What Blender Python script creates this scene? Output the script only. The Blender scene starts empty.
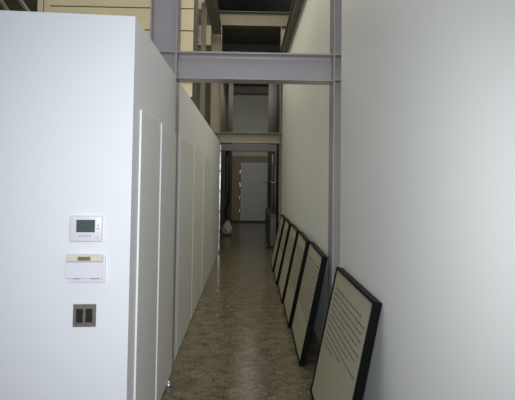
import bpy, bmesh, math, random
from mathutils import Vector, Matrix
S = bpy.context.scene
COL = S.collection
EYE = 1.45                                    # camera height; helper heights below are above the floor
random.seed(7)

# ------------------------------------------------------------------ materials
def mat(name, color, rough=0.5, metal=0.0, bump=0.0, bscale=60.0, vary=0.0, vscale=3.0, spec=0.5, emit=None, estr=0.0):
    m = bpy.data.materials.new(name); m.use_nodes = True
    nt = m.node_tree; b = nt.nodes['Principled BSDF']
    b.inputs['Base Color'].default_value = (*color, 1)
    b.inputs['Roughness'].default_value = rough
    b.inputs['Metallic'].default_value = metal
    b.inputs['Specular IOR Level'].default_value = spec
    tc = nt.nodes.new('ShaderNodeTexCoord')
    if vary > 0:
        n = nt.nodes.new('ShaderNodeTexNoise'); n.inputs['Scale'].default_value = vscale; n.inputs['Detail'].default_value = 5
        nt.links.new(tc.outputs['Object'], n.inputs['Vector'])
        r = nt.nodes.new('ShaderNodeValToRGB')
        r.color_ramp.elements[0].position = .3; r.color_ramp.elements[1].position = .7
        r.color_ramp.elements[0].color = (*[c*(1-vary) for c in color], 1)
        r.color_ramp.elements[1].color = (*[min(1, c*(1+vary)) for c in color], 1)
        nt.links.new(n.outputs['Fac'], r.inputs['Fac']); nt.links.new(r.outputs['Color'], b.inputs['Base Color'])
    if bump > 0:
        n2 = nt.nodes.new('ShaderNodeTexNoise'); n2.inputs['Scale'].default_value = bscale; n2.inputs['Detail'].default_value = 4
        nt.links.new(tc.outputs['Object'], n2.inputs['Vector'])
        bp = nt.nodes.new('ShaderNodeBump'); bp.inputs['Strength'].default_value = bump; bp.inputs['Distance'].default_value = .01
        nt.links.new(n2.outputs['Fac'], bp.inputs['Height']); nt.links.new(bp.outputs['Normal'], b.inputs['Normal'])
    if emit:
        b.inputs['Emission Color'].default_value = (*emit, 1); b.inputs['Emission Strength'].default_value = estr
    return m

M = dict(
    wall=mat('white_wall_paint', (.72, .73, .735), .55, bump=.04, bscale=40),
    wallr=mat('right_wall_paint', (.75, .76, .73), .5, bump=.04, bscale=30),
    door=mat('white_door_paint', (.74, .745, .73), .4, bump=.02, bscale=30),
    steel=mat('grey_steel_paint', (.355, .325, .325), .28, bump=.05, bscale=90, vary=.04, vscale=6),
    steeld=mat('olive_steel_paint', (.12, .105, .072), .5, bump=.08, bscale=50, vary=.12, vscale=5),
    steel2=mat('steel_paint_warm_dim', (.23, .20, .155), .42, bump=.05, bscale=90, vary=.05, vscale=6),  # grey steel with the far frame's warm, dim light mixed into its colour
    siding=mat('cream_gold_siding', (.86, .73, .46), .45, bump=.05, bscale=30, vary=.05, vscale=2),
    groove=mat('siding_backing', (.16, .12, .07), .8, vary=.1),
    ceil=mat('dark_roof_deck', (.10, .095, .075), .8, bump=.1, bscale=20, vary=.2, vscale=3),
    joist=mat('dark_joist', (.13, .12, .095), .7, vary=.15, vscale=4),
    endw=mat('pale_green_grey_plaster', (.42, .43, .38), .7, vary=.05, vscale=2),
    brown=mat('brown_plaster', (.22, .18, .12), .7, vary=.12, vscale=4),
    gdoor=mat('grey_door_paint', (.36, .37, .39), .4, vary=.03),
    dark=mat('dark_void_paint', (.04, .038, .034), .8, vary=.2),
    black=mat('black_frame_lacquer', (.003, .003, .003), .5, bump=.02, spec=.08),
    paper=mat('cream_print_paper', (.33, .31, .225), .6, vary=.02, vscale=40),
    ink=mat('dark_ink', (.12, .11, .085), .7, vary=.05),
    back=mat('grey_backing_board', (.12, .12, .12), .8, vary=.1),
    plastic=mat('white_plastic', (.69, .675, .71), .35, bump=.01),
    cream=mat('cream_plastic', (.62, .59, .475), .4, bump=.01),
    lcd=mat('green_grey_screen', (.065, .095, .085), .2, vary=.08, vscale=60),
    lcdtxt=mat('dark_screen_digits', (.05, .08, .07), .3, vary=.05),
    lcdb=mat('brown_screen', (.22, .16, .06), .3, vary=.15, vscale=200),
    button=mat('grey_button', (.25, .25, .28), .5, vary=.05),
    mark=mat('pale_grey_mark', (.58, .57, .60), .5, vary=.02),
    plate=mat('bronze_steel_plate', (.26, .225, .185), .38, metal=.7, vary=.2, vscale=60),
    rocker=mat('black_rocker', (.012, .013, .015), .35, bump=.02),
    chrome=mat('bright_chrome', (.75, .76, .80), .18, metal=.9, bump=.02),
    white=mat('white_cloth_sack', (.42, .42, .38), .8, bump=.5, bscale=15, vary=.1),
    rubber=mat('black_rubber', (.02, .02, .02), .5, bump=.05),
    pipe=mat('grey_pipe_paint', (.17, .17, .172), .4, vary=.05),
    foil=mat('tan_board', (.34, .31, .24), .55, bump=.2, bscale=8, vary=.1),
    pale=mat('torn_pale_facing', (.62, .60, .50), .6, vary=.05),
    cabinet=mat('dark_grey_cabinet', (.085, .085, .08), .35, vary=.1),
)

def floor_material():
    m = bpy.data.materials.new('polished_travertine_tile'); m.use_nodes = True
    nt = m.node_tree; N = nt.nodes; L = nt.links; b = N['Principled BSDF']
    tc = N.new('ShaderNodeTexCoord')
    # stretched veining across the corridor
    mp = N.new('ShaderNodeMapping'); mp.inputs['Scale'].default_value = (6.0, 6.6, 1)
    L.new(tc.outputs['Object'], mp.inputs['Vector'])
    n1 = N.new('ShaderNodeTexNoise'); n1.inputs['Scale'].default_value = 1.5; n1.inputs['Detail'].default_value = 9; n1.inputs['Roughness'].default_value = .78; n1.inputs['Distortion'].default_value = .6
    L.new(mp.outputs['Vector'], n1.inputs['Vector'])
    r1 = N.new('ShaderNodeValToRGB'); e = r1.color_ramp.elements
    e[0].position = .33; e[0].color = (.035, .026, .015, 1); e[1].position = .64; e[1].color = (.19, .16, .11, 1)
    k = r1.color_ramp.elements.new(.48); k.color = (.115, .094, .062, 1)
    L.new(n1.outputs['Fac'], r1.inputs['Fac'])
    # small dark pits
    n2 = N.new('ShaderNodeTexNoise'); n2.inputs['Scale'].default_value = 7; n2.inputs['Detail'].default_value = 6; n2.inputs['Roughness'].default_value = .7
    L.new(mp.outputs['Vector'], n2.inputs['Vector'])
    r2 = N.new('ShaderNodeValToRGB'); r2.color_ramp.elements[0].position = .41; r2.color_ramp.elements[0].color = (.30, .27, .22, 1)
    r2.color_ramp.elements[1].position = .50; r2.color_ramp.elements[1].color = (1, 1, 1, 1)
    L.new(n2.outputs['Fac'], r2.inputs['Fac'])
    mx = N.new('ShaderNodeMixRGB'); mx.blend_type = 'MULTIPLY'; mx.inputs['Fac'].default_value = .75
    L.new(r1.outputs['Color'], mx.inputs['Color1']); L.new(r2.outputs['Color'], mx.inputs['Color2'])
    # tile joints, 60 cm squares
    mp2 = N.new('ShaderNodeMapping'); mp2.inputs['Location'].default_value = (.136, 0, 0)
    L.new(tc.outputs['Object'], mp2.inputs['Vector'])
    br = N.new('ShaderNodeTexBrick'); br.offset = 0; br.squash = 1
    br.inputs['Scale'].default_value = 1; br.inputs['Brick Width'].default_value = .61; br.inputs['Row Height'].default_value = .61
    br.inputs['Mortar Size'].default_value = .0035; br.inputs['Mortar Smooth'].default_value = .1
    br.inputs['Color1'].default_value = (1, 1, 1, 1); br.inputs['Color2'].default_value = (.88, .88, .87, 1); br.inputs['Mortar'].default_value = (.55, .5, .42, 1)
    L.new(mp2.outputs['Vector'], br.inputs['Vector'])
    mx2 = N.new('ShaderNodeMixRGB'); mx2.blend_type = 'MULTIPLY'; mx2.inputs['Fac'].default_value = .8
    L.new(mx.outputs['Color'], mx2.inputs['Color1']); L.new(br.outputs['Color'], mx2.inputs['Color2'])
    L.new(mx2.outputs['Color'], b.inputs['Base Color'])
    b.inputs['Roughness'].default_value = .21
    b.inputs['Specular IOR Level'].default_value = .34
    bp = N.new('ShaderNodeBump'); bp.inputs['Strength'].default_value = .03; bp.inputs['Distance'].default_value = .01
    L.new(n2.outputs['Fac'], bp.inputs['Height']); L.new(bp.outputs['Normal'], b.inputs['Normal'])
    return m
M['floor'] = floor_material()

# ------------------------------------------------------------------ mesh helpers
def NB(): return bmesh.new()
def bx(bm, x0, x1, y0, y1, z0, z1, mtx=None, bevel=0):
    r = bmesh.ops.create_cube(bm, size=1)
    vs = r['verts']
    for v in vs:
        v.co = Vector(((x0+x1)/2 + v.co.x*(x1-x0), (y0+y1)/2 + v.co.y*(y1-y0), (z0+z1)/2 + v.co.z*(z1-z0)))
    if bevel:
        es = list({e for v in vs for e in v.link_edges})
        rr = bmesh.ops.bevel(bm, geom=es, offset=bevel, segments=2, affect='EDGES', profile=.6)
        vs = list({v for f in rr['faces'] for v in f.verts} | {v for v in vs if v.is_valid})
    if mtx is not None:
        for v in vs: v.co = mtx @ v.co
    return bm
def prism(bm, pts, z0, z1):
    """footprint polygon (x,y) extruded in z"""
    lo = [bm.verts.new((x, y, z0)) for x, y in pts]; hi = [bm.verts.new((x, y, z1)) for x, y in pts]
    n = len(pts)
    for i in range(n): bm.faces.new((lo[i], lo[(i+1) % n], hi[(i+1) % n], hi[i]))
    bm.faces.new(hi); bm.faces.new(lo[::-1])
    bmesh.ops.recalc_face_normals(bm, faces=bm.faces)
    return bm
def tube(bm, pts, r, seg=12, rads=None):
    pts = [Vector(p) for p in pts]; rings = []
    for i, p in enumerate(pts):
        d = (pts[min(i+1, len(pts)-1)] - pts[max(i-1, 0)]).normalized()
        a = d.cross(Vector((0, 0, 1)))
        if a.length < .05: a = d.cross(Vector((0, 1, 0)))
        a.normalize(); b = d.cross(a).normalized(); rr = rads[i] if rads else r
        rings.append([bm.verts.new(p + rr*(math.cos(t)*a + math.sin(t)*b)) for t in [2*math.pi*k/seg for k in range(seg)]])
    for i in range(len(rings)-1):
        for k in range(seg): bm.faces.new((rings[i][k], rings[i][(k+1) % seg], rings[i+1][(k+1) % seg], rings[i+1][k]))
    bm.faces.new(rings[0][::-1]); bm.faces.new(rings[-1])
    bmesh.ops.recalc_face_normals(bm, faces=bm.faces)
    return bm
def obj(name, bm, m, parent=None, smooth=False):
    me = bpy.data.meshes.new(name); bm.to_mesh(me); bm.free()
    me.materials.append(M[m] if isinstance(m, str) else m)
    if smooth:
        for p in me.polygons: p.use_smooth = True
    o = bpy.data.objects.new(name, me); COL.objects.link(o)
    if parent is not None: o.parent = parent
    return o
def struct(name, bm, m, label=None):
    o = obj(name, bm, m); o['kind'] = 'structure'
    if label: o['label'] = label
    return o
def thing(name, label, cat, loc, group=None, rot=(0, 0, 0)):
    o = bpy.data.objects.new(name, None); COL.objects.link(o); o.empty_display_size = .1
    o.location = loc; o.rotation_euler = rot; o['label'] = label; o['category'] = cat
    if group: o['group'] = group
    return o
def tag(o, label, cat, group=None, kind=None):
    o['label'] = label; o['category'] = cat
    if group: o['group'] = group
    if kind: o['kind'] = kind
    return o

# ------------------------------------------------------------------ measured layout (metres)
XL = -.561            # corridor face of the low white partition
XR = .680             # corridor face of the tall white wall
TL = EYE + .808       # top of partition
TR = EYE + 2.28       # top of right wall
Y1, Y2 = 3.88, 10.30  # near edges of the two steel frames
BB, BT = EYE + .802, EYE + 1.019   # cross beam underside and top

# floor, walls, ceiling
struct('floor', bx(NB(), -4.2, 2.2, -2.5, 18.4, -.08, 0), 'floor', 'polished brown travertine floor')
FX = -3.2
SK = .0777             # the end face is not quite square to the corridor
bm = prism(NB(), [(FX, 2.45-SK*(XL-FX)), (XL, 2.45), (XL, Y1-.012), (XL-.217, Y1-.012), (XL-.217, Y1+.212), (XL, Y1+.212), (XL, 10.24), (FX, 10.24)], .001, TL)
lw = struct('wall_left', bm, 'wall', 'low white partition running along the left of the corridor')
struct('wall_right', prism(NB(), [(XR, -1.2), (XR, 3.62), (.93, 3.62), (.93, 4.09), (XR, 4.09), (XR, 9.75), (1.15, 9.75), (1.15, -1.2)], .001, TR), 'wallr', 'tall white wall on the right')

# siding block standing above the partition: backing with separate-looking boards in one wall
sd = NB(); z = TL + .002
zt = EYE + 3.5
prism(sd, [(-2.12, 5.012), (XL-.004, 5.012), (XL-.004, 5.5), (-2.12, 5.5)], z, zt)
ws = struct('wall_upper_left', sd, 'dark', 'raised wall block behind the partition clad in cream boards')
bd = NB(); off = .018; zz = EYE + .835
while zz < zt:
    z0 = max(z, zz+.006); z1 = min(zt, zz + .225 - .006)
    if z1 > z0 + .01: bx(bd, -2.0, XL, 4.99, 5.012, z0, z1, bevel=.003)
    zz += .225
o = obj('siding_boards', bd, 'siding', ws); o['label'] = 'cream gold horizontal boards'
bd = NB()
for xx in (-2.12, -2.055): bx(bd, xx, xx+.055, 4.985, 5.012, z, zt, bevel=.004)
obj('corner_trim', bd, 'siding', ws)

# ceilings
struct('ceiling', bx(NB(), -4.2, 2.2, 1.0, 18.4, EYE+4.05, EYE+4.15), 'ceil', 'dark roof deck')
struct('wall_far_left', bx(NB(), -4.2, -4.1, 2.5, 18.4, 0.001, EYE+4.05), 'dark')
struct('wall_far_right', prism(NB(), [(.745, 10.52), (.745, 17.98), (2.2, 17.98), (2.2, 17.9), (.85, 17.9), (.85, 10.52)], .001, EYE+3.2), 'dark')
# passage beyond the second frame
struct('wall_inner_left', bx(NB(), -.78, -.70, 11.2, 17.98, .001, EYE+3.2), 'steeld', 'dim wall on left of far passage')
struct('wall_back', bx(NB(), -.78, 2.2, 18.0, 18.1, EYE+.93, EYE+4.05), 'endw', 'pale plaster end wall above the far doorway')
struct('wall_back_lower', prism(NB(), [(-.78, 18.0), (-.20, 18.0), (-.20, 18.1), (-.78, 18.1)], .001, EYE+.93), 'brown', 'brown plaster left of the far door')
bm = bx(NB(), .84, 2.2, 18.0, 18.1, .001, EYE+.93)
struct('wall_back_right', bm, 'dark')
struct('trim_1', bx(NB(), -.20, .84, 17.97, 18.1, EYE+.70, EYE+.93, bevel=.004), 'brown', 'brown lintel above the far door')
d = struct('door_1', bx(NB(), -.185, .80, 18.0, 18.05, .012, EYE+.695, bevel=.004), 'gdoor', 'plain grey door at the far end')
h = NB(); tube(h, [(.70, 17.96, EYE-.02), (.58, 17.96, EYE-.02)], .014); tube(h, [(.70, 18.0, EYE-.02), (.70, 17.955, EYE-.02)], .017)
obj('door_handle', h, 'chrome', d, True)
struct('trim_2', bx(NB(), -.195, -.187, 17.985, 18.0, .01, EYE+.69), 'endw')
struct('baseboard_back', bx(NB(), -.57, .74, 17.93, 17.968, .001, .06, bevel=.004), 'dark', 'dark sill strip at the foot of the far door')
# inner ceiling of the far passage with joists
bm = bx(NB(), -.78, .85, 10.55, 17.98, EYE+3.3, EYE+3.36)
struct('ceiling_inner', bm, 'ceil')
for k, yy in enumerate((11.9, 13.6, 15.4, 17.2)):
    tag(obj('ceiling_joist', bx(NB(), -.69, .74, yy, yy+.16, EYE+3.06, EYE+3.3, bevel=.006), 'joist'),
        ['dark ceiling joist nearest the second steel frame', 'second dark ceiling joist inside the far passage', 'third dark ceiling joist inside the far passage', 'last dark ceiling joist above the pale end wall'][k], 'joist', 'joists over the far passage')
for k, (xx, w) in enumerate(((-.55, .13), (.585, .15))):
    tag(obj('passage_post', bx(NB(), xx, xx+w, 14.0, 14.12, .001, EYE+3.05, bevel=.006), 'dark'),
        ['dark square post on the left of the far passage, behind the sack', 'dark square post on the right of the far passage, beside the grey door'][k], 'post')

# ------------------------------------------------------------------ steel portal frames
def h_column(x0, x1, y0, y1, z1, weld=True):
    """two flanges parallel to the corridor, web across it"""
    t = .011; b = NB()
    ym = (y0+y1)/2
    bx(b, x0, x0+t, y0, y1, 0.001, z1, bevel=.0015); bx(b, x1-t, x1, y0, y1, .001, z1, bevel=.0015)
    bx(b, x0+t*.5, x1-t*.5, ym-.004, ym+.004, .001, z1)
    return b
def i_beam_x(x0, x1, ym, z0, z1, w):
    b = NB(); t = .011
    bx(b, x0, x1, ym-w/2, ym+w/2, z0, z0+t, bevel=.002); bx(b, x0, x1, ym-w/2, ym+w/2, z1-t, z1, bevel=.002)
    bx(b, x0, x1, ym-.005, ym+.005, z0+t*.5, z1-t*.5)
    # rolled fillets between web and flanges, front and back
    for s in (-1, 1):
        for zc, dz in ((z0+t, 1), (z1-t, -1)):
            y = ym + s*.005; r = .02
            prof = [(y, zc-.0005*dz)] + [(y + s*(r - r*math.sin(a)), zc + dz*(r - r*math.cos(a))) for a in [math.pi/2*k/5 for k in range(6)]]
            A = [b.verts.new((x0+.001, p[0], p[1])) for p in prof]; B = [b.verts.new((x1-.001, p[0], p[1])) for p in prof]
            n = len(prof)
            for i in range(n): b.faces.new((A[i], A[(i+1) % n], B[(i+1) % n], B[i]))
            b.faces.new(A); b.faces.new(B[::-1])
    bmesh.ops.recalc_face_normals(b, faces=b.faces)
    return b
def i_beam_y(xm, w, y0, y1, z0, z1):
    b = NB(); t = .012
    bx(b, xm-w/2, xm+w/2, y0, y1, z0, z0+t, bevel=.002); bx(b, xm-w/2, xm+w/2, y0, y1, z1-t, z1, bevel=.002)
    bx(b, xm-.005, xm+.005, y0, y1, z0+t*.5, z1-t*.5)
    return b
def portal(y0, label, ztop, xr=.669, mt='steel', top=True):
    t = thing('steel_portal_frame', label, 'steel frame', (0, y0, 0), 'steel frames across the corridor')
    w = .2; ym = w/2
    obj('column', h_column(XL-.212, XL, 0, w, ztop), mt, t)
    obj('column', h_column(xr, xr+.2, 0, w, ztop), mt, t)
    obj('cross_beam', i_beam_x(XL+.0005, xr-.0005, ym, BB, BT, .165), mt, t)
    for x0, x1 in ((XL-.200, XL-.012), (xr+.012, xr+.188)):
        for zc in (BB+.004, BT-.012):
            obj('stiffener', bx(NB(), x0, x1, .004, ym-.005, zc, zc+.010, bevel=.001), mt, t)
    # weld bead around the beam end
    for xe, s in ((XL, 1), (xr, -1)):
        b = NB(); tube(b, [(xe+s*.003, ym-.008, BB+.014), (xe+s*.003, ym-.008, BT-.014)], .004, 8)
        obj('weld_bead', b, mt, t, True)
    if top:
        obj('roof_beam', i_beam_x(XL-.2, xr+.2, ym, ztop+.001, ztop+.30, .2), 'steeld', t)  # olive tone carries warm, dim light in the roof beam's colour
    return t
portal(Y1, 'grey steel portal frame nearest the camera, crossing the corridor above head height', EYE+3.25)
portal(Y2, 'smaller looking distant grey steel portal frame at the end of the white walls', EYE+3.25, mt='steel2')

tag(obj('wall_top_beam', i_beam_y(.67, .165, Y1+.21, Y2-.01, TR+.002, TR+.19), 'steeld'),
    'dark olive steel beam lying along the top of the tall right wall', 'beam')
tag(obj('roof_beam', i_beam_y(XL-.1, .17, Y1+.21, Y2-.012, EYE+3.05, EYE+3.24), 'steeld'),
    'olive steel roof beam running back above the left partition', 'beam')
tag(obj('lintel_beam', bx(NB(), -.69, .74, 12.5, 12.66, EYE+.77, EYE+.94, bevel=.006), 'pipe'),
    'grey lintel beam just behind the distant steel frame', 'beam')

# ------------------------------------------------------------------ flush doors on the low partition
def fdoor(n, y0, y1, th, label):
    b = bx(NB(), XL+.001, XL+th, y0, y1, .014, EYE+.365, bevel=.0025)
    return struct('door_%d' % n, b, 'door', label)
fdoor(2, 2.594, 3.165, .012, 'flush white closet door nearest the corner')
fdoor(3, 3.186, 3.83, .017, 'flush white closet door beside the near steel column')
fdoor(4, 4.17, 5.25, .004, 'flush white door just past the near steel column')
fdoor(5, 5.275, 6.40, .006, 'flush white door further along the partition')
fdoor(6, 6.43, 7.6, .008, 'flush white door deep in the corridor')
b = NB(); tube(b, [(XL+.03, 3.60, .001), (XL+.03, 3.60, .018)], .02, 16); tube(b, [(XL+.03, 3.60, .018), (XL+.03, 3.60, .034)], .012, 16)
tag(obj('door_stop', b, 'chrome', None, True), 'tiny silver door stop on the floor by the left partition', 'door stop')
# bright hinge strip on the end of the partition
t = thing('hinge_strip', 'pale metal edge strip with dark joints at the far end of the partition', 'hinge', (XL-.012, 10.21, 0))
zz = .03
while zz < BB-.1:
    o = obj('hinge_leaf', bx(NB(), .013, .043, -.012, .022, zz, min(zz+.385, BB-.06), bevel=.004), 'chrome', t)
    zz += .41

# ------------------------------------------------------------------ leaning picture frames
W, H, T = 1.02, .877, .045
def make_picture(label, mir=0):
    t = thing('picture_frame', label, 'framed print', (0, 0, 0), 'framed text prints leaning in a row')
    bo = .016
    f = NB()     # local: y = along wall, z = up the picture, x = thickness (front at x=0)
    bx(f, 0, T, 0, W, 0, bo, bevel=.0015); bx(f, 0, T, 0, W, H-bo, H, bevel=.0015)
    bx(f, 0, T, 0, bo, bo, H-bo, bevel=.0015); bx(f, 0, T, W-bo, W, bo, H-bo, bevel=.0015)
    obj('frame', f, 'black', t)
    p = obj('print', bx(NB(), .008, .012, bo, W-bo, bo, H-bo), 'paper', t)
    obj('backing_board', bx(NB(), T-.008, T-.003, bo, W-bo, bo, H-bo), 'back', t)
    return t, p
def text_mesh(seed, nlines, lh, top, widths=None):
    rnd = random.Random(seed); b = NB()
    z = H - top
    for i in range(nlines):
        full = W - .17; ln = full*(widths[i] if widths else 1)
        y = W - .085; end = y - ln          # the text starts at the far edge (reader's left)
        while y > end + .02:
            wl = rnd.uniform(.018, .062); wl = min(wl, y-end)
            # a word: small upright strokes of uneven height on a thin body line
            q = y
            while q > y - wl:
                hh = rnd.choice((.008, .008, .009, .011, .012))
                lo = rnd.choice((0, 0, 0, -.003))
                bx(b, .0068, .0079, q-.0042, q, z+lo, z+hh)
                q -= .0062
            y -= wl + .012
        z -= lh
    return b
# pose: back bottom edge on the floor, back top edge against the wall
a = math.asin(.178/H)
specs = [
    (2.475, 'large black framed print nearest the camera, leaning on the right wall before the steel column', 1, 11, .037, .13, [.9, 1, .96, 1, .93, 1, .97, .75, 1, .62, .35]),
    (3.985, 'black framed print leaning just past the near steel column', 2, 13, .036, .13, None),
    (5.02, 'third black framed print from the camera, leaning on the right wall', 3, 12, .037, .14, None),
    (6.055, 'fourth black framed print from the camera, third one beyond the near steel column', 4, 8, .038, .16, None),
    (7.095, 'fifth black framed print from the camera, second from the far end', 5, 9, .038, .16, None),
    (8.135, 'farthest black framed print in the leaning row', 6, 9, .038, .16, None),
]
first = None
for i, (y0, label, sd_, nl, lh, top, wd) in enumerate(specs):
    if first is None:
        first, p0 = make_picture(label); root = first; pr = p0
    else:
        root = first.copy(); COL.objects.link(root); root['label'] = label
        for ch in list(first.children):
            c = ch.copy(); COL.objects.link(c); c.parent = root
            if ch.name.startswith('print'): pr = c
    yw = [.0, .024, .028, .022, .027, .024][i]          # near end stands slightly further out
    root.location = (.455-yw, y0, T*math.sin(a)+.001)
    root.rotation_euler = (0, a, -yw)
    root['_pr'] = 1; del root['_pr']
    root_print = pr
    specs[i] = specs[i] + (root_print,)
for i, s in enumerate(specs):
    tx = obj('printed_text', text_mesh(s[2], s[3], s[4], s[5], s[6]), 'ink', s[7]); tx['label'] = 'rows of small dark printed text'

# ------------------------------------------------------------------ controls on the end face of the partition
def fy(x): return 2.452 - SK*(XL-x)
FROT = (0, 0, math.atan(SK))
def facebox(b, x0, x1, z0, z1, d0, d1, bev=0): return bx(b, x0, x1, -d1, -d0, z0, z1, bevel=bev)
def ell(b, x, z, r, d0, d1): return tube(b, [(x, -d0, z), (x, -d1, z)], r, 20)
# thermostat
t = thing('thermostat', 'white wall thermostat with green-grey screen, topmost control on the left face', 'thermostat', (-.767, fy(-.767), EYE-.234), rot=FROT)
t.scale = (.95, 1, .97)
obj('housing', facebox(NB(), -.081, .081, -.066, .063, 0, .022, .008), 'plastic', t, True)
obj('screen_bezel', facebox(NB(), -.050, .049, -.022, .047, .0215, .024, .0008), 'plastic', t)
sc = obj('screen', facebox(NB(), -.046, .045, -.018, .043, .0238, .0246), 'lcd', t)
g = NB()
for zz, x0, x1 in ((.028, -.034, .030), (.014, -.034, .034), (0, -.03, .034), (-.010, -.034, .02)):
    x = x0
    while x < x1: facebox(g, x, x+.008, zz, zz+.004, .0245, .0249); x += .012
obj('screen_digits', g, 'lcdtxt', sc)
for k in range(4):
    obj('button', facebox(NB(), -.032+k*.0165, -.023+k*.0165, -.0385, -.0335, .0215, .0245, .001), 'button', t)
for zz in (.016, 0.0):
    obj('button', facebox(NB(), .058, .064, zz-.004, zz+.004, .0215, .0245, .001), 'button', t)
for zz in (.022, .010, -.002): 
    obj('side_mark', facebox(NB(), -.071, -.062, zz-.0008, zz+.0008, .0215, .0225), 'mark', t)
b = NB(); ell(b, .059, -.044, .008, .0215, .0232); obj('round_badge', b, 'mark', t)
# second control with cream band and flap
t = thing('wall_controller', 'white wall control with cream top band and brown display, middle of three controls', 'controller', (-.764, fy(-.764), EYE-.415), rot=FROT)
t.scale = (.95, 1, 1)
obj('base', facebox(NB(), -.080, .096, -.077, .050, 0, .020, .005), 'plastic', t)
cb = NB()
facebox(cb, -.092, .086, .026, .058, .020, .040, .004)
obj('top_band', cb, 'cream', t)
o = obj('display', facebox(NB(), -.034, .028, .032, .050, .0395, .0412), 'lcdb', t)
g = NB()
for k in range(7): facebox(g, -.030+k*.0075, -.026+k*.0075, .037, .044, .041, .0415)
obj('display_digits', g, 'groove', o)
b = NB(); ell(b, .052, .041, .009, .0395, .0415); obj('knob', b, 'cream', t)
fl = obj('flap', facebox(NB(), -.094, .087, -.054, .0245, .020, .036, .004), 'plastic', t); fl['label'] = 'white hinged front flap'
for x0, x1 in ((-.055, -.020), (.03, .07)): obj('flap_notch', facebox(NB(), x0, x1, -.0555, -.0515, .030, .0368), 'button', fl)
# double switch
t = thing('light_switch', 'bronze metal switch plate with two black rockers, lowest control on the left face', 'light switch', (-.766, fy(-.766), EYE-.649), rot=FROT)
t.scale = (.94, 1, .98)
obj('plate', facebox(NB(), -.057, .057, -.055, .055, 0, .007, .002), 'plate', t)
for x0 in (-.041, .006):
    r = obj('rocker', facebox(NB(), x0, x0+.033, -.033, .033, .0065, .0105, .0015), 'rocker', t)
for zc in (-.046, .046):
    for xc in (-.0245, .0225):
        b = NB(); ell(b, xc, zc, .003, .0065, .0078); obj('screw', b, 'chrome', t)

# ------------------------------------------------------------------ upper left clutter behind the siding
o = tag(obj('wall_post', bx(NB(), -.80, -.72, 8.3, 8.38, TL+.001, EYE+3.0, bevel=.004), 'joist'), 'narrow dark olive post standing on the partition beyond the cream boards', 'post')
t = thing('hanging_board', 'tan board with a torn pale curl hanging beyond the cream boards', 'board', (-.90, 8.9, EYE+2.44))
obj('board', bx(NB(), -.03, .22, 0, .02, .0, .36, bevel=.004), 'foil', t)
b = NB()
n = 9; L_ = []; R_ = []
for k in range(n+1):
    u = k/n; z = .34 - .30*u; w = .012 + .06*math.sin(math.pi*min(1, u*1.0))**1 * u
    L_.append((-.012, -.004, z)); R_.append((-.012+w+.01, -.004-.03*math.sin(math.pi*u), z))
va = [b.verts.new(p) for p in L_]; vb = [b.verts.new(p) for p in R_]
for k in range(n): b.faces.new((va[k], vb[k], vb[k+1], va[k+1]))
r = bmesh.ops.solidify(b, geom=b.faces[:], thickness=.004)
obj('torn_facing', b, 'pale', t)
obj('board_rail', bx(NB(), -.05, .22, -.01, .03, -.03, -.005, bevel=.003), 'dark', t)
tag(obj('ceiling_panel', bx(NB(), -1.1, -.765, 8.6, 8.66, EYE+2.98, EYE+3.4, bevel=.01), 'foil'), 'grey tan panel high up above the torn board', 'panel')
b = NB()
for k in range(6): bx(b, -1.05, -.77, 9.1, 9.13, EYE+2.86+k*.045, EYE+2.885+k*.045)
bx(b, -1.05, -1.03, 9.08, 9.1, EYE+2.8, EYE+3.2); bx(b, -.79, -.77, 9.08, 9.1, EYE+2.8, EYE+3.2)
tag(obj('slatted_vent', b, 'joist'), 'dark slatted vent above the torn board', 'vent')
b = NB(); bx(b, -1.6, -.78, 10.8, 10.9, TL, EYE+4.0)
struct('wall_rear_left', bx(NB(), -4.1, -.78, 10.9, 11.0, .001, EYE+4.05), 'joist'); b.free()
# far top left: dim olive wall and inclined braces
struct('wall_side_store', bx(NB(), -4.1, -2.45, 6.6, 6.7, TL, EYE+4.05), 'steeld')
for k, x0 in enumerate((-3.35, -3.1)):
    b = NB(); tube(b, [(x0-.75, 6.3, EYE+3.6), (x0+.45, 6.3, EYE+1.9)], .03, 8)
    tag(obj('diagonal_brace', b, 'foil', None, True), ['outer of two thin diagonal braces at the top left corner', 'inner of two thin diagonal braces, beside the black gap'][k], 'brace', 'diagonal braces at the top left')

# ------------------------------------------------------------------ distant things in the passage
# black hose hanging by left column, white sack
b = NB(); tube(b, [(-.50, 12.7, BB-.02), (-.50, 12.7, 1.9), (-.495, 12.7, 1.3), (-.49, 12.7, .9), (-.52, 12.7, .72), (-.50, 12.68, .5)], .05, 12, [.05, .05, .05, .055, .05, .03])
tag(obj('hanging_hose', b, 'rubber', None, True), 'thick black hose hanging down beside the white sack at the corridor end', 'hose')
b = NB(); bmesh.ops.create_icosphere(b, subdivisions=4, radius=1)
rnd = random.Random(3)
from mathutils import noise
for v in b.verts:
    c = v.co.copy(); zz = (c.z+1)/2
    s = (1-.62*zz**1.5)*(1+.3*noise.noise(c*1.8))
    v.co = Vector((c.x*.15*s, c.y*.16*s, max(0.0, .02+zz*.44*(1+.1*noise.noise(c*3)))))
o = obj('sack', b, 'white', None, True); o.location = (-.50, 13.5, .001); o.scale = (1.15, 1, .85)
tag(o, 'small white sack slumped on the floor at the far end on the left', 'sack')
b = NB()
zz = .35
struct('trim_3', bx(NB(), -.699, -.687, 17.85, 17.9, .3, BB+.3), 'brown')
t = thing('studded_rail', 'thin upright rail with bright studs at the left of the far passage', 'rail', (-.55, 17.0, 0))
obj('rail_bar', bx(NB(), -.015, .015, 0, .03, .001, EYE+.9), 'dark', t)
for k in range(6):
    b = NB(); bx(b, -.006, .006, -.012, 0, .55+k*.31, .55+k*.31+.16, bevel=.005); obj('stud', b, 'chrome', t)
t = thing('edge_strip', 'thin upright strip with a few bright studs beside the grey far door', 'strip', (-.24, 17.9, 0))
obj('strip_bar', bx(NB(), -.01, .01, 0, .03, .001, EYE+.7), 'brown', t)
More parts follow.
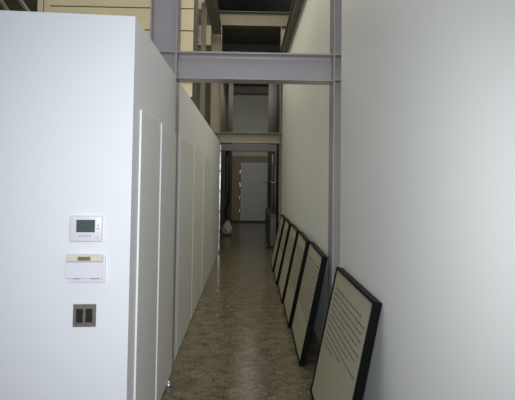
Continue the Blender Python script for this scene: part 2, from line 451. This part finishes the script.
for k in range(4):
    b = NB(); bx(b, -.007, .007, -.012, 0, .35+k*.46, .35+k*.46+.14, bevel=.005); obj('stud', b, 'chrome', t)
for k, (xx, yy, rr) in enumerate(((.70, 12.3, .026), (.70, 13.6, .03), (.695, 15.2, .03))):
    b = NB(); tube(b, [(xx, yy, .001), (xx, yy, EYE+.76)], rr, 14)
    for zc in (.9, 1.9): tube(b, [(xx, yy, zc), (xx, yy, zc+.04)], rr+.006, 14)
    tag(obj('wall_pipe', b, 'pipe', None, True), ['nearest grey upright pipe on the right of the far passage', 'middle grey upright pipe on the right of the far passage', 'farthest grey upright pipe, close to the far door'][k], 'pipe', 'upright pipes in the far passage')
b = NB(); tube(b, [(.56, 11.2, EYE-.01), (.56, 16.2, EYE-.01)], .014, 10)
for yy in (11.5, 13.9, 16.0): tube(b, [(.56, yy, EYE-.01), (.742, yy, EYE-.01)], .010, 8)
tag(obj('hand_rail', b, 'chrome', None, True), 'thin pale rail running at eye height toward the far door', 'rail')
t = thing('low_cabinet', 'low dark grey cabinet beyond the leaning prints', 'cabinet', (0, 0, 0))
obj('body', bx(NB(), .53, .66, 11.0, 13.9, .04, .70, bevel=.006), 'cabinet', t)
obj('plinth', bx(NB(), .55, .66, 11.05, 13.85, .001, .04), 'dark', t)
obj('top', bx(NB(), .515, .662, 10.97, 13.93, .70, .722, bevel=.004), 'cabinet', t)
tag(obj('floor_box', bx(NB(), .43, .51, 11.1, 11.2, .001, .07, bevel=.008), 'rubber'), 'tiny black box on the floor in front of the low dark cabinet', 'box')

# ------------------------------------------------------------------ lamps and added fill lights
def area(name, loc, target, size, energy, color, sy=None):
    l = bpy.data.lights.new(name, 'AREA'); l.energy = energy; l.color = color; l.size = size
    if sy: l.shape = 'RECTANGLE'; l.size_y = sy
    o = bpy.data.objects.new(name, l); COL.objects.link(o); o.location = loc
    o.rotation_euler = (Vector(target)-Vector(loc)).to_track_quat('-Z', 'Y').to_euler()
    return o
fl_ = bpy.data.lights.new('camera_flash', 'SPOT'); fl_.energy = 205; fl_.color = (.92, .95, 1); fl_.shadow_soft_size = .03
fl_.spot_size = math.radians(92); fl_.spot_blend = 1.0
fo_ = bpy.data.objects.new('camera_flash', fl_); COL.objects.link(fo_); fo_.location = (-.02, .0, EYE+.08)
fo_.rotation_euler = Vector((0, 3, -.35)).to_track_quat('-Z', 'Y').to_euler()
area('window_daylight', (.22, -1.5, EYE-.1), (0, 3, EYE+.0), .85, 28, (.80, .88, 1))
area('corridor_lamp', (.05, 6.6, EYE+3.95), (.05, 6.6, 0), 2.0, 215, (1, .95, .76), 6.0)
area('near_fill', (-.1, 1.5, EYE+3.4), (.0, 2.2, 0), 1.2, 26, (.88, .93, 1), 2.2)  # added fill to lift the near walls, no fixture here
area('passage_fill', (.1, 14.6, EYE+2.7), (.1, 14.6, 0), .35, 11, (1, .95, .82), 4)  # added fill that lightens the far passage, not a real fixture
area('passage_upper_fill', (.1, 13.2, EYE+2.6), (.1, 18, EYE+2.2), .4, 28, (1, .95, .82))  # invented light aimed at the end wall to brighten it

w = bpy.data.worlds.new('World'); S.world = w; w.use_nodes = True
w.node_tree.nodes['Background'].inputs['Color'].default_value = (.75, .82, 1, 1)
w.node_tree.nodes['Background'].inputs['Strength'].default_value = .25

# ------------------------------------------------------------------ camera
cam = bpy.data.cameras.new('camera'); co = bpy.data.objects.new('camera', cam); COL.objects.link(co)
cam.sensor_width = 36; cam.lens = 500/515*36; cam.shift_y = -37.2/515; cam.clip_start = .05
yaw, pitch, roll = .0209, .0381, .0136
f = Vector((math.sin(yaw)*math.cos(pitch), math.cos(yaw)*math.cos(pitch), math.sin(pitch)))
r0 = Vector((math.cos(yaw), -math.sin(yaw), 0)); u0 = r0.cross(f)
r = r0*math.cos(roll) + u0*math.sin(roll); u = u0*math.cos(roll) - r0*math.sin(roll)
co.matrix_world = Matrix(((r.x, u.x, -f.x, 0), (r.y, u.y, -f.y, 0), (r.z, u.z, -f.z, EYE), (0, 0, 0, 1)))
S.camera = co
S.view_settings.view_transform = 'Standard'; S.view_settings.look = 'None'
S.view_settings.gamma = 1; S.view_settings.use_curve_mapping = False; S.view_settings.exposure = 0
